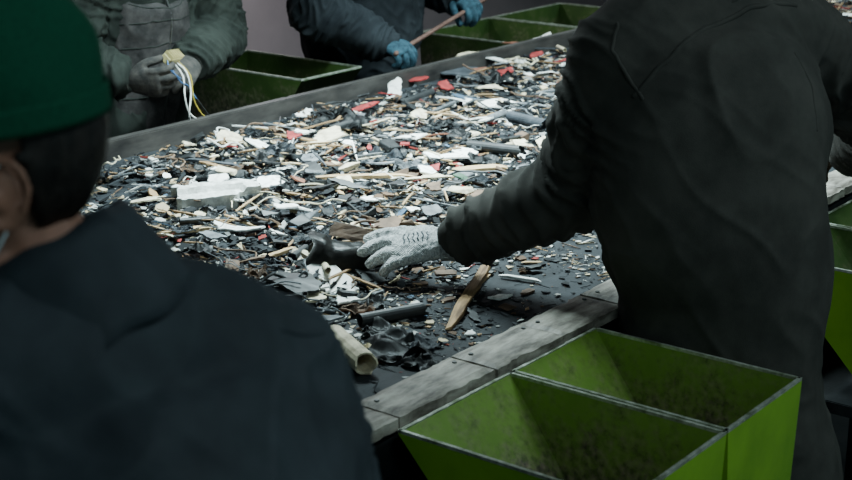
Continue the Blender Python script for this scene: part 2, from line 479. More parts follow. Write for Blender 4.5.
# --- worker reaching over the belt
B = V((2.66, 1.25, 0))
W1 = dict(base=B, seed=1, label="worker in long dark grey coat reaching a white-gloved hand into scrap",
    side=(.906,-.423,0), face=(.35,.75,-.55), head=(2.67,1.53,1.665),
    spine=[(2.625,1.268,.96),(2.59,1.295,1.12),(2.63,1.325,1.30),(2.675,1.36,1.415)],
    jr=[(.20,.19),(.205,.19),(.218,.195),(.235,.195),(.245,.185),(.20,.135)], hem=.43, arm=1.14, collar=.08, gr=.115, back=V((-.01,-.02,-.0)),
    arms=[dict(sh=(2.495,1.44,1.39), el=(2.525,1.559,1.11), wr=(2.472,1.842,.956), d=(-.100,.125,-.010), n=(.42,.30,-.85), th=(1,.5,.5),
               curl=(.18,.20,.24,.28), tin=.4, hs=1.12, gg=.0040, gw=1, cw=1.10, glove=M['glove'], cuffmat=M['glovecuff'], glabel="dusty white knitted work glove", cuff=-.062, ck=1.08, spread=.9),
          dict(sh=(2.86,1.27,1.40), el=(3.14,1.16,1.19), wr=(3.385,1.325,1.06), d=(.05,.85,-.40), n=(-.4,-.3,-1), th=(-.8,.3,0), curl=.45, cuff=-.02, glove=M['gloveB'], glabel="dirty brown work glove")],
    legs=[((2.58,1.26,.92),(2.57,1.25,.50),(2.57,1.19,.10)), ((2.74,1.24,.92),(2.77,1.22,.50),(2.78,1.13,.10))],
    skin=M['skin'], jmat=M['jack1'], jlabel="long faded charcoal cotton work coat", wamp=.013, wsc=6, wbig=.018, hemoff=(.05,-.04,0), js=22, ja=.011)
r1, jo1, jme1, hf1, sp1, _ = build_person(W1)
def w(p): return V(p) - B
seam(jo1, jme1, [w(atf(640,96,2.74)), w(atf(672,66,2.78)), w(atf(705,38,2.82)), w(atf(740,14,2.86)), w(atf(800,2,2.9))], .0060, m=M['jack1'])
seam(jo1, jme1, [w(atf(607,8,2.75)), w(atf(612,45,2.72)), w(atf(625,80,2.7)), w(atf(640,96,2.7))], .0040, m=M['jack1'])
seam(jo1, jme1, [w(atf(815,40,2.8)), w(atf(822,90,2.78)), w(atf(818,130,2.76))], .0035, m=M['jack1'])

# --- worker with green cap, seen from behind
B2 = V((.82, .88, 0))
HB = V((.7535, 1.055, 1.584))
W2 = dict(base=B2, seed=2, label="worker in green cap, face mask and navy-black jacket, back turned",
    side=(.91,-.42,0), face=(-.86,.50,-.06), head=tuple(HB),
    spine=[(.825,.905,.95),(.825,.915,1.10),(.815,.955,1.27),(.80,1.0,1.390)],
    jr=[(.21,.21),(.21,.21),(.208,.20),(.205,.19),(.222,.185),(.195,.13)], hem=.2, arm=1.10, collar=.074, ch=.092, cf=.075, cfront=.98, cout=1.38, coff=(.010,-.016,-.010), gr=.115,
    arms=[dict(sh=(.930,.925,1.360), el=(1.078,.995,1.10), wr=(1.07,1.29,1.07), d=(-.2,.9,-.35), n=(-.3,-.1,-1), th=(-1,0,0), curl=.5),
          dict(sh=(.65,1.07,1.385), el=(.56,1.10,1.10), wr=(.70,1.34,1.07), d=(.2,.9,-.35), n=(.3,-.1,-1), th=(1,0,0), curl=.5)],
    legs=[((.94,.86,.92),(.96,.88,.50),(.96,.83,.10)), ((.74,.94,.92),(.71,.95,.50),(.70,.90,.10))],
    skin=M['skin'], jmat=M['jack2'], jlabel="navy-black padded work jacket", wamp=.018, wsc=8, vox=.0035, ja=.013)
r2, jo2, jme2, (hc, hr, hf, hu), sp2, _ = build_person(W2)
def Hd(x, y, z): return hc + hr*x + hf*y + hu*z
cb = bmesh.new(); rows = []
NS = 96
for i in range(24):
    t = i/23
    if t < .3: rr = 1.0-.02*(t/.3); z = .043 + t/.3*.045
    else:
        a = (t-.3)/.7*math.pi/2; rr = math.cos(a)**.8*.979+.001; z = .088 + math.sin(a)*.075
    row = []
    for k in range(NS):
        th = 2*math.pi*k/NS
        gro = min(((th/(math.pi/3)) % 1), 1-((th/(math.pi/3)) % 1))
        g = 1 - (.008 if gro < .02 else 0)
        x = math.cos(th)*.087*rr*g; y = math.sin(th)*.106*rr*g - .010
        am = min(1, i/5)
        nn = noise.noise(V((x*12,y*12,z*14)))*am
        row.append(cb.verts.new(Hd(x*(1+.05*nn), y*(1+.05*nn), z + .006*nn)))
    rows.append(row)
for i in range(23):
    for k in range(NS):
        cb.faces.new((rows[i][k], rows[i][(k+1)%NS], rows[i+1][(k+1)%NS], rows[i+1][k]))
cb.faces.new(rows[-1])
capo = new_obj("cap", bm_mesh(cb), M['cap'], r2, smooth=True, label="dark green cotton work cap")
md = capo.modifiers.new("t", 'SOLIDIFY'); md.thickness = .004; md.offset = -1
bb = bmesh.new()
loft(bb, [Hd(0,-.010,.0425), Hd(0,-.010,.066)], [(.0886,.1077),(.0882,.1073)], side=hr, seg=64, cap=False, closed_caps=False)
bo = new_obj("cap_band", bm_mesh(bb), M['cap'], capo, smooth=True)
md = bo.modifiers.new("t", 'SOLIDIFY'); md.thickness = .0014; md.offset = 0
vb = bmesh.new(); rws = []
for j in range(6):
    row = []
    for k in range(21):
        th = math.radians(25 + 130*k/20); e = j/5*.065*math.sin((k/20)*math.pi)**.6
        x = math.cos(th)*(.087+e*.3); y = math.sin(th)*.106 - .01 + e
        row.append(vb.verts.new(Hd(x, y, .046 - e*.25 - 1.6*x*x)))
    rws.append(row)
for j in range(5):
    for k in range(20): vb.faces.new((rws[j][k], rws[j][k+1], rws[j+1][k+1], rws[j+1][k]))
vo = new_obj("cap_visor", bm_mesh(vb), M['cap'], capo, smooth=True)
md = vo.modifiers.new("t", 'SOLIDIFY'); md.thickness = .004
bb = bmesh.new(); ellipsoid(bb, Hd(0,-.01,.164), (.009,.009,.005), (hr,hf,hu), 2)
new_obj("cap_button", bm_mesh(bb), M['cap'], capo, smooth=True)
mb = bmesh.new(); rws = []
for j in range(11):
    row = []
    for k in range(21):
        a = math.radians(-75 + 150*k/20); z = -.012 - j/10*.092
        rx = .066 - .02*(j/10); ry = .070 + .035*math.exp(-((k-10)/4)**2)*(1-.4*j/10)
        row.append(mb.verts.new(Hd(math.sin(a)*rx*1.12, .018 + math.cos(a)*ry*1.05, z + .003*math.sin(j*2.1))))
    rws.append(row)
for j in range(10):
    for k in range(20): mb.faces.new((rws[j][k], rws[j][k+1], rws[j+1][k+1], rws[j+1][k]))
mo = new_obj("face_mask", bm_mesh(mb), M['mask'], r2, smooth=True, label="white cloth face mask")
md = mo.modifiers.new("t", 'SOLIDIFY'); md.thickness = .002
for s in (-1, 1):
    for z0, z1 in ((-.02, .022), (-.09, -.032)):
        new_obj("ear_loop", tube_path([Hd(s*.070,.035,z0), Hd(s*.080,.01,(z0+z1)/2), Hd(s*.083,-.010,z1)], .0014), M['mask'], mo, smooth=True)
def w2(p): return V(p) - B2
seam(jo2, jme2, [w2((.92,.84,1.45)), w2((.97,.86,1.42)), w2((1.02,.88,1.36)), w2((1.02,.84,1.26))], .003, m=M['jack2'])

# --- worker holding a wire harness on far side
B3 = V((3.20, 3.68, 0))
W3 = dict(base=B3, seed=3, label="worker in olive-grey jacket holding a connector with wires, facing belt",
    side=(-1,0,0), face=(-.1,-.8,-.5), head=(3.19,3.52,1.60),
    spine=[(3.20,3.68,.95),(3.20,3.66,1.10),(3.20,3.62,1.28),(3.20,3.59,1.39)],
    jr=[(.23,.18),(.24,.19),(.24,.19),(.24,.18),(.24,.17),(.20,.125)], hem=.15, arm=1.34,
    arms=[dict(sh=(2.98,3.60,1.36), el=(2.87,3.56,1.10), wr=(2.975,3.40,1.045), d=(.42,-.85,-.05), n=(.8,.3,.2), th=(0,0,1), curl=.55, tin=.3, glove=M['glove3'], glabel="dirty grey work glove", hs=1.05, cuff=-.04),
          dict(sh=(3.42,3.60,1.36), el=(3.50,3.55,1.10), wr=(3.245,3.395,1.060), d=(-.90,-.45,-.12), n=(-.2,.5,-.7), th=(.1,-.5,1), curl=.45, tin=.3, glove=M['glove3'], glabel="dirty grey work glove", hs=1.05, cuff=-.04)],
    legs=[((3.10,3.68,.92),(3.08,3.66,.50),(3.08,3.70,.10)), ((3.30,3.68,.92),(3.32,3.66,.50),(3.32,3.70,.10))],
    skin=M['skin2'], jmat=M['jack3'], jlabel="olive-grey work jacket with cuffed sleeves", wamp=.016, wsc=9, ja=.012)
r3, jo3, jme3, *_ = build_person(W3)
vb = bmesh.new()
loft(vb, [V((0,0,.86)), V((0,-.01,1.0)), V((0,-.03,1.12)), V((0,-.06,1.28)), V((0,-.09,1.34))], [(.215,.19),(.22,.20),(.205,.20),(.19,.19),(.14,.14)], side=V((-1,0,0)), seg=28)
vme = remesh(vb, .008, 5); wrinkle(vme, .008, 12, 9, .01)
vo3 = new_obj("vest", vme, M['vest3'], jo3, label="lighter dirty grey quilted vest")
seam(vo3, vme, [V((.0,-.25,1.34)), V((.0,-.25,1.1)), V((0,-.25,.85))], .004, "zip", M['bolt'])
for zz in (.95,1.03,1.11,1.19,1.27):
    seam(vo3, vme, [V((-.2,-.15,zz)), V((-.1,-.25,zz)), V((0,-.3,zz)), V((.1,-.25,zz)), V((.2,-.15,zz))], .002, "quilt_seam", M['jack3'])

# --- worker with teal gloves
B4 = V((4.45, 3.72, 0))
W4 = dict(base=B4, seed=4, label="worker in charcoal jacket and teal gloves gripping a stick, facing belt",
    side=(-1,0,0), face=(.2,-.8,-.5), head=(4.46,3.60,1.61),
    spine=[(4.45,3.72,.95),(4.45,3.71,1.10),(4.45,3.68,1.28),(4.45,3.67,1.40)],
    jr=[(.23,.17),(.24,.18),(.27,.19),(.27,.18),(.25,.17),(.19,.12)], hem=.15, arm=1.36,
    arms=[dict(sh=(4.24,3.66,1.38), el=(4.04,3.60,1.11), wr=(4.19,3.44,1.00), d=(.25,-.9,-.25), n=(.3,-.1,-1), th=(1,0,0), curl=.75, tin=.3, hs=1.2, gg=.003, glove=M['gloveT'], glabel="dirty teal knitted work glove"),
          dict(sh=(4.66,3.66,1.38), el=(4.84,3.70,1.15), wr=(4.76,3.52,1.09), d=(-.1,-.9,-.25), n=(.1,-.1,-1), th=(-1,0,0), curl=.75, tin=.3, hs=1.15, gg=.003, glove=M['gloveT'], glabel="dirty teal knitted work glove")],
    legs=[((4.35,3.72,.92),(4.33,3.70,.50),(4.33,3.74,.10)), ((4.55,3.72,.92),(4.57,3.70,.50),(4.57,3.74,.10))],
    skin=M['skin2'], jmat=M['jack4'], jlabel="charcoal work jacket", wamp=.016, wsc=9, ja=.012)
build_person(W4)

# ---------------------------------------------------------------- conveyor
BZ = .865
conv = empty("conveyor", (3.5, 2.4, 0), label="long sorting conveyor with black rubber belt and worn side rails", category="conveyor belt")
CL = V((3.5, 2.4, 0))
def cpart(name, lo, hi, m, bev=0, **k):
    return new_obj(name, box_mesh(V(lo)-CL, V(hi)-CL, bev), m, conv, **k)
XA, XB = -1.2, 10.8
cpart("belt", (XA,1.535,.852), (XB,3.265,BZ), M['belt'], label="black rubber belt surface")
cpart("belt_return", (XA,1.54,.55), (XB,3.26,.562), M['belt'])
cpart("frame_beam", (XA,1.45,.66), (XB,1.50,.86), M['steel'], .004)
cpart("frame_beam", (XA,3.30,.66), (XB,3.35,.86), M['steel'], .004)
x = XA; i = 0
random.seed(3)
def plank_mesh(lo, hi, seed):
    bm = bmesh.new(); nx = max(8, int((hi[0]-lo[0])/.012)); ny = 6; g = {}
    for i in range(nx+1):
        for j in range(ny+1):
            x = lo[0]+(hi[0]-lo[0])*i/nx; y = lo[1]+(hi[1]-lo[1])*j/ny
            ch = noise.noise(V((x*45, seed, 0)))
            if j == 0: y += max(0, ch)*.010
            if j == ny: y -= max(0, noise.noise(V((x*45, seed, 8))))*.008
            edge = (i in (0, nx)) or (j in (0, ny))
            z = hi[2] - (.0035 if edge else 0) + .0015*noise.noise(V((x*30, y*60, seed))) - .004*max(0, noise.noise(V((x*22, y*40, seed+3)))-.35)
            g[i,j] = (bm.verts.new(V((x, y, z))-CL), bm.verts.new(V((x, y, lo[2]))-CL))
    for i in range(nx):
        for j in range(ny):
            bm.faces.new((g[i,j][0], g[i+1,j][0], g[i+1,j+1][0], g[i,j+1][0])); bm.faces.new((g[i,j][1], g[i,j+1][1], g[i+1,j+1][1], g[i+1,j][1]))
    for i in range(nx):
        for j in (0, ny): bm.faces.new((g[i,j][0], g[i,j][1], g[i+1,j][1], g[i+1,j][0]))
    for j in range(ny):
        for i in (0, nx): bm.faces.new((g[i,j][0], g[i,j+1][0], g[i,j+1][1], g[i,j][1]))
    return bm_mesh(bm)
while x < XB:
    ln = random.choice([.30,.22,.36,.27])
    e = min(x+ln, XB); dz = random.uniform(-.003,.003); dy = random.uniform(-.004,.004)
    po = new_obj("rail_plank", plank_mesh((x+.0025,1.432+dy,.872+dz), (e-.0025,1.533,.896+dz), x*7), M['rail'], conv, label="scuffed dirty wooden rail plank")
    for bx in (x+.025, e-.025):
        if 1.2 < bx < 3.2:
            bb = bmesh.new()
            bmesh.ops.create_cone(bb, cap_ends=True, segments=8, radius1=.005, radius2=.004, depth=.003)
            for v in bb.verts: v.co += V((bx,1.505,.897+dz)) - CL
            new_obj("bolt", bm_mesh(bb), M['bolt'], po)
    x = e
x = XA
while x < XB:
    e = min(x+1.2, XB)
    cpart("far_rail_plank", (x+.002,3.262,.872), (e-.002,3.345,.902), M['railfar'], .004, label="dark worn rail plank")
    x = e
cpart("rail_skirt", (XA,3.235,.862), (XB,3.262,.925), M['railfar'], .003)
for lx in (-.9, .3, 1.5, 3.0, 4.5, 6.0, 7.5, 9.0, 10.5):
    for ly in (1.45, 3.30):
        cpart("leg", (lx-.03,ly,0), (lx+.03,ly+.05,.67), M['steel'], .003)
    cpart("cross_beam", (lx-.025,1.5,.40), (lx+.025,3.3,.45), M['steel'], .003)

# ---------------------------------------------------------------- bins
def make_bin(x0, x1, y0, y1, zt, slope_hi=True, zb=.46, label="", inner='bin', outer='binout', sl=.26):
    cx, cy = (x0+x1)/2, (y0+y1)/2
    root = empty("sorting_bin", (cx, cy, zb), label=label, category="bin")
    W, D = (x1-x0)/2, (y1-y0)/2
    z0 = zb - zt
    bm = bmesh.new()
    if slope_hi: yb0, yb1 = -D+.0, D-sl
    else: yb0, yb1 = -D+sl, D
    tp = [(-W,-D,0),(W,-D,0),(W,D,0),(-W,D,0)]
    bt = [(-W+.03,yb0,z0),(W-.03,yb0,z0),(W-.03,yb1,z0),(-W+.03,yb1,z0)]
    NZ = 6; rings = []
    for i in range(NZ+1):
        t = i/NZ
        rings.append([bm.verts.new(V(a).lerp(V(b), t)) for a, b in zip(tp, bt)])
    for i in range(NZ):
        for k in range(4):
            bm.faces.new((rings[i][k], rings[i+1][k], rings[i+1][(k+1)%4], rings[i][(k+1)%4]))
    bm.faces.new(rings[-1])
    b = new_obj("body", bm_mesh(bm), M[inner], root, loc=(0,0,zt-zb), label="green painted sheet metal hopper, dirty inside")
    md = b.modifiers.new("t", 'SOLIDIFY'); md.thickness = .004; md.offset = 0
    bm = bmesh.new(); e = .0035
    T = [bm.verts.new(V((p[0]+math.copysign(e,p[0]), (D+e if p[1] > 0 else -D-e), -.004))) for p in tp]
    Bt = [bm.verts.new(V((p[0]+math.copysign(e,p[0]), (yb1+e if p[1] == yb1 else yb0-e), z0))) for p in bt]
    for k in range(4): bm.faces.new((T[k], Bt[k], Bt[(k+1)%4], T[(k+1)%4]))
    o2 = new_obj("outer_panel", bm_mesh(bm), M[outer], root, loc=(0,0,zt-zb), label="lime green outer sheet")
    md = o2.modifiers.new("t", 'SOLIDIFY'); md.thickness = .002; md.offset = 0
    bm = bmesh.new(); t = .0022
    for lo, hi in (((-W-t-.002,-D-t-.002),(W+t+.002,-D+t)), ((-W-t-.002,D-t),(W+t+.002,D+t+.002)), ((-W-t-.002,-D-t),(-W+t,D+t)), ((W-t,-D-t),(W+t+.002,D+t))):
        add_box(bm, (lo[0],lo[1],-.003), (hi[0],hi[1],.0025))
    new_obj("rim", bm_mesh(bm), M['binrim'], root, loc=(0,0,zt-zb), label="worn folded metal rim")
    return root
LB = "lime green open metal hopper beside the belt"
make_bin(1.785, 2.098, 1.000, 1.420, .88, label=LB+", dirty inside", zb=.56)
make_bin(2.112, 2.39, 1.000, 1.420, .88, label=LB+", beside worker", zb=.56)
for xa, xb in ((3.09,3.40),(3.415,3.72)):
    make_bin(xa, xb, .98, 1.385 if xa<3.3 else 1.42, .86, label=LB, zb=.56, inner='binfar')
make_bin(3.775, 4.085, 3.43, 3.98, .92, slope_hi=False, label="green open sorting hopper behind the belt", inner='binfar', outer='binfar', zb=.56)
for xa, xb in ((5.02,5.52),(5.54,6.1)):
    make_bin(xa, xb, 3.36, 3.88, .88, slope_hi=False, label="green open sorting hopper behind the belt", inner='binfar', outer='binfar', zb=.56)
def rack(x0, x1, y0, y1):
    c = V(((x0+x1)/2, (y0+y1)/2, 0))
    root = empty("bin_rack", c, label="dark steel rack carrying the hoppers", category="rack")
    new_obj("shelf", box_mesh(V((x0,y0,.53))-c, V((x1,y1,.559))-c, .002), M['steel'], root)
    for a in (x0+.02, x1-.02):
        for b in (y0+.02, y1-.02):
            new_obj("leg", box_mesh(V((a-.015,b-.015,0))-c, V((a+.015,b+.015,.532))-c, .002), M['steel'], root)
rack(1.78, 2.395, 1.0, 1.42); rack(3.06, 3.73, .98, 1.40)
rack(3.77, 4.09, 3.43, 3.98); rack(5.0, 6.12, 3.38, 3.88)

# ---------------------------------------------------------------- debris materials
DM = {
 'white': mat("dusty_white_plastic", srgb(144,144,140), srgb(238,237,232), .75, scale=34, lo=.28, hi=.50, detail=8, bump=.4),
 'ivory': mat("ivory_plastic", srgb(138,124,104), srgb(218,206,178), .75, scale=30, detail=8, bump=.4, lo=.30, hi=.55),
 'grey':  mat("grey_plastic", srgb(70,72,76), srgb(124,127,130), .75, scale=30, detail=10, bump=.4),
 'slate': mat("slate_plastic", srgb(38,42,47), srgb(72,76,82), .65, scale=30, detail=10),
 'black': mat("black_plastic", srgb(18,19,20), srgb(46,47,48), .5, scale=30, detail=10),
 'red':   mat("red_plastic", srgb(112,34,34), srgb(160,58,56), .65, scale=24, detail=8),
 'wood':  mat("splintered_wood", srgb(138,108,76), srgb(214,186,144), .8, scale=30, stretch=(.15,1,1), bump=.6),
 'woodold':  mat("weathered_wood", srgb(96,72,50), srgb(184,150,108), .8, scale=40, stretch=(.12,1,1), bump=.9, lo=.38, hi=.62),
 'brown': mat("brown_board", srgb(76,60,48), srgb(120,96,78), .8, scale=24, detail=8),
 'rust': mat("rusty_plastic", srgb(96,58,44), srgb(136,88,68), .8, scale=18),
 'metal': mat("dull_metal", srgb(100,104,108), srgb(150,154,158), .45, metal=.6, scale=30),
 'blue':  mat("faded_blue_plastic", srgb(60,80,100), srgb(84,104,122), .6),
 'green': mat("circuit_board_green", srgb(34,64,48), srgb(60,88,66), .5, scale=90),
 'foam':  mat("white_foam", srgb(160,159,154), srgb(222,223,219), .9, scale=40, bscale=120, bump=.8, detail=8),
}
rnd = random.Random(11)
def shard(size, th, rnd, n=None):
    k0 = n or rnd.randint(4, 7)
    el = rnd.uniform(.35, 1.0)
    cor = []
    for k in range(k0):
        a = 2*math.pi*(k+rnd.uniform(-.35,.35))/k0; r = size*rnd.uniform(.26,.6)
        cor.append(V((math.cos(a)*r, math.sin(a)*r*el, 0)))
    pts = []
    for k in range(k0):
        a, b = cor[k], cor[(k+1)%k0]
        m = max(2, int((b-a).length/(size*.09)))
        nrm = V((-(b-a).y, (b-a).x, 0)).normalized()
        for q in range(m):
            pts.append(a.lerp(b, q/m) + (nrm*rnd.uniform(-.035,.035)*size if q else V()))
    bm = bmesh.new(); tops, bots = [], []
    bend = rnd.uniform(-.3, .3)/size*2
    for p in pts:
        z = bend*p.x*p.x*.6
        tops.append(bm.verts.new((p.x, p.y, z+th))); bots.append(bm.verts.new((p.x*1.02, p.y*1.02, z)))
    ct = bm.verts.new((0,0,th*rnd.uniform(.95,1.2))); cb = bm.verts.new((0,0,0)); n = len(pts)
    for k in range(n):
        j = (k+1) % n
        bm.faces.new((tops[k], tops[j], ct)); bm.faces.new((bots[j], bots[k], cb))
        bm.faces.new((bots[k], bots[j], tops[j], tops[k]))
    return bm_mesh(bm)
def chunk(size, rnd, npt=14, zr=(.2,.45)):
    bm = bmesh.new()
    e = V((1, rnd.uniform(.4,.9), rnd.uniform(*zr)))*size*.5
    for i in range(npt):
        p = V((rnd.choice((-1,1))*rnd.uniform(.5,1)*e.x, rnd.choice((-1,1))*rnd.uniform(.5,1)*e.y, rnd.uniform(0,2)*e.z))
        bm.verts.new(p)
    r = bmesh.ops.convex_hull(bm, input=bm.verts[:])
    bmesh.ops.delete(bm, geom=[g for g in r['geom_interior'] if isinstance(g, bmesh.types.BMVert)], context='VERTS')
    bmesh.ops.bevel(bm, geom=bm.edges[:], offset=size*.02, segments=1, affect='EDGES')
    return bm_mesh(bm)
def stick(L, w, h, rnd, jag=1):
    bm = bmesh.new(); n = 11; rings = []
    for i in range(n):
        t = i/(n-1); x = (t-.5)*L
        s = 1 if 0 < i < n-1 else rnd.uniform(.25,.7)
        if i in (1, n-2): s = rnd.uniform(.7,1)
        j = lambda: rnd.uniform(-.05,.05)*w*jag
        rings.append([bm.verts.new((x+rnd.uniform(-.03,.03)*L*(i in (0,n-1)), a*w*.5*s+j(), max(0,b*h*s+j()*.6))) for a, b in ((-1,0),(1,0),(1,1),(-1,1))])
    for i in range(n-1):
        for k in range(4): bm.faces.new((rings[i][k], rings[i][(k+1)%4], rings[i+1][(k+1)%4], rings[i+1][k]))
    bm.faces.new(rings[0]); bm.faces.new(rings[-1])
    bmesh.ops.recalc_face_normals(bm, faces=bm.faces)
    bmesh.ops.bevel(bm, geom=[e for e in bm.edges if abs((e.verts[0].co-e.verts[1].co).normalized().x) > .8], offset=min(w,h)*.1, segments=1, affect='EDGES')
    return bm_mesh(bm)
def pipe(L, r, rnd, wall=.15):
    bm = bmesh.new(); seg = 16; R = []
    rows = [(-.5,1),(-.2,1.0),(.2,1.0),(.5,1),(.5,1-wall),(-.5,1-wall)]
    cuts = [rnd.uniform(-.04,.04)*L for _ in range(seg)]
    for (t, q) in rows:
        R.append([bm.verts.new(((t*L + (cuts[k] if t > .3 else 0)), math.cos(2*math.pi*k/seg)*r*q, r + math.sin(2*math.pi*k/seg)*r*q)) for k in range(seg)])
    for i in range(len(R)):
        a, b = R[i], R[(i+1) % len(R)]
        for k in range(seg): bm.faces.new((a[k], a[(k+1)%seg], b[(k+1)%seg], b[k]))
    return bm_mesh(bm)
def cable(L, r, rnd, wig=.9):
    n = 8; a = rnd.uniform(0, 6); p = V((0,0,r)); pts = []
    for i in range(n):
        pts.append(p.copy()); a += rnd.uniform(-wig,wig)
        p = p + V((math.cos(a), math.sin(a), 0))*L/n; p.z = r + rnd.uniform(0,.014)
    c = sum(pts, V())/n; c.z = 0
    bm = bmesh.new(); loft(bm, [q-c for q in pts], [r]*n, side=V((0,0,1)), seg=6, sub=4)
    return bm_mesh(bm)
def film(size, rnd, hgt=.25, n=12):
    bm = bmesh.new(); g = []
    off = V((rnd.uniform(0,99), rnd.uniform(0,99), 0))
    for i in range(n):
        row = []
        for j in range(n):
            x, y = (i/(n-1)-.5)*size, (j/(n-1)-.5)*size*.75
            q = V((x,y,0))/size*3 + off
            d = noise.noise_vector(q)*size*.22
            z = abs(noise.noise(q*1.3))*size*hgt*1.4
            row.append(bm.verts.new((x+d.x, y+d.y, z+.001)))
        g.append(row)
    for i in range(n-1):
        for j in range(n-1): bm.faces.new((g[i][j], g[i+1][j], g[i+1][j+1], g[i][j+1]))
    bmesh.ops.solidify(bm, geom=bm.faces[:], thickness=.0015)
    return bm_mesh(bm)
def channel(L, w, h, t):
    bm = bmesh.new()
    add_box(bm, (-L/2,-w/2,0), (L/2,w/2,t)); add_box(bm, (-L/2,-w/2,0), (L/2,-w/2+t,h)); add_box(bm, (-L/2,w/2-t,0), (L/2,w/2,h*.8))
    return bm_mesh(bm)

GRP = "scrap pieces on the conveyor belt"
HOUS = at(345, 263, BZ+.02); HOUS.z = BZ+.008
def keep_clear(x, y):
    return (V((x, y))-V((HOUS.x, HOUS.y))).length < .068 or (V((x,y))-V((HOUS.x-.045, HOUS.y-.035))).length < .035
def place(name, me, m, loc, rz=0, tilt=(0,0), label="", cat_="scrap", group=GRP, smooth=False):
    o = bpy.data.objects.new(name, me)
    if m is not None and not me.materials: me.materials.append(m)
    COL.objects.link(o)
    if smooth:
        for p_ in me.polygons: p_.use_smooth = True
    o.location = loc; o.rotation_euler = (tilt[0], tilt[1], rz)
    o["label"] = label; o["category"] = cat_
    if group: o["group"] = group
    return o
def between(name, maker, p1, p2, m, label, dz=0, **k):
    a, b = at(*p1, BZ+.005), at(*p2, BZ+.005)
    L = (b-a).length
    me = maker(L)
    c = (a+b)/2; c.z = BZ + dz
    return place(name, me, m, c, math.atan2(b.y-a.y, b.x-a.x), label=label, **k)
r = rnd
for p1, p2, w_, h_, dz, mm in (((489,264),(448,331),.022,.012,.004,'woodold'), ((157,238),(213,231),.022,.010,.010,'wood'), ((448,179),(507,174),.034,.012,.020,'wood'),
                    ((318,186),(416,184),.020,.010,.024,'wood'), ((262,262),(296,250),.014,.008,.008,'wood'), ((395,228),(420,206),.014,.008,.014,'woodold'),
                    ((545,262),(520,262),.010,.006,0,'wood'), ((470,290),(492,272),.008,.006,.0,'wood'), ((225,222),(262,236),.010,.006,.02,'wood'),
                    ((270,140),(330,150),.014,.006,.022,'woodold'), ((400,200),(450,192),.012,.006,.02,'wood'), ((200,168),(226,176),.016,.006,.022,'woodold'),
                    ((345,160),(392,172),.014,.006,.024,'wood'), ((505,205),(535,192),.012,.006,.01,'woodold'), ((285,200),(318,206),.012,.006,.022,'woodold')):
    between("wood_stick", lambda L: stick(L, w_, h_, r, 1.6 if mm == 'woodold' else 1), p1, p2, DM[mm], "splintered wooden stick lying on the belt", dz, cat_="wood")
for p1, p2, w_, c, nm in (((468,104),(548,111),.012,'metal','metal_strip'), ((500,276),(541,282),.010,'white','plastic_strip'), ((230,185),(275,190),.010,'white','plastic_strip'),
                   ((270,268),(300,285),.010,'ivory','plastic_strip'), ((430,118),(470,100),.012,'metal','metal_strip'), ((185,165),(240,172),.014,'slate','plastic_strip'),
                   ((535,98),(585,92),.014,'grey','plastic_strip'), ((338,200),(345,166),.008,'metal','metal_strip'), ((560,70),(590,66),.02,'white','plastic_strip')):
    between(nm, lambda L: stick(L, w_, w_*.6, r, .3), p1, p2, DM[c], "thin straight strip of scrap on the belt", .004 if p1[0] == 500 else .018)
for p1, p2, rr, c in (((360,326),(424,314),.014,'black'), ((468,153),(521,159),.017,'black'), ((510,123),(545,132),.017,'slate'), ((334,345),(366,374),.022,'ivory'),
                   ((400,110),(432,98),.014,'black'), ((480,128),(505,118),.012,'grey'), ((340,368),(325,352),.014,'grey'), ((540,238),(572,226),.010,'black')):
    between("pipe_offcut", lambda L: pipe(L, rr, r), p1, p2, DM[c], "short tube offcut lying on the belt", .002 if (p1[1] > 300 or p1[0] == 540) else .010, cat_="pipe")
a, b = at(178,212,BZ), at(258,203,BZ); L = (b-a).length; c = (a+b)/2; c.z = BZ+.004
fm = bmesh.new(); NX = 22; NY = 8
grid = {}
for i in range(NX+1):
    for j in range(NY+1):
        tx, ty = i/NX, j/NY
        x = (tx-.5)*L + (.012*noise.noise(V((ty*6, 3, i > NX/2))) if i in (0, NX) else 0)*1.8
        wdt = .042 if tx < .72 else .030
        y = (ty-.5)*2*wdt + .004*noise.noise(V((tx*9, ty*2, 5)))
        step = .052 if (ty > .55 or tx > .80) else .040
        z = step + .004*noise.noise(V((x*60, y*60, 1)))
        grid[i,j] = (fm.verts.new((x, y, z)), fm.verts.new((x, y, 0)))
for i in range(NX):
    for j in range(NY):
        fm.faces.new((grid[i,j][0], grid[i+1,j][0], grid[i+1,j+1][0], grid[i,j+1][0]))
        fm.faces.new((grid[i,j][1], grid[i,j+1][1], grid[i+1,j+1][1], grid[i+1,j][1]))
for i in range(NX):
    for j in (0, NY): fm.faces.new((grid[i,j][0], grid[i,j][1], grid[i+1,j][1], grid[i+1,j][0]))
for j in range(NY):
    for i in (0, NX): fm.faces.new((grid[i,j][0], grid[i,j+1][0], grid[i,j+1][1], grid[i,j][1]))
FOAM = c.copy()
place("foam_block", bm_mesh(fm), DM['foam'], c, math.atan2(b.y-a.y, b.x-a.x), (.06,0), "long white foam packing block with snapped ends in scrap", "foam", None)
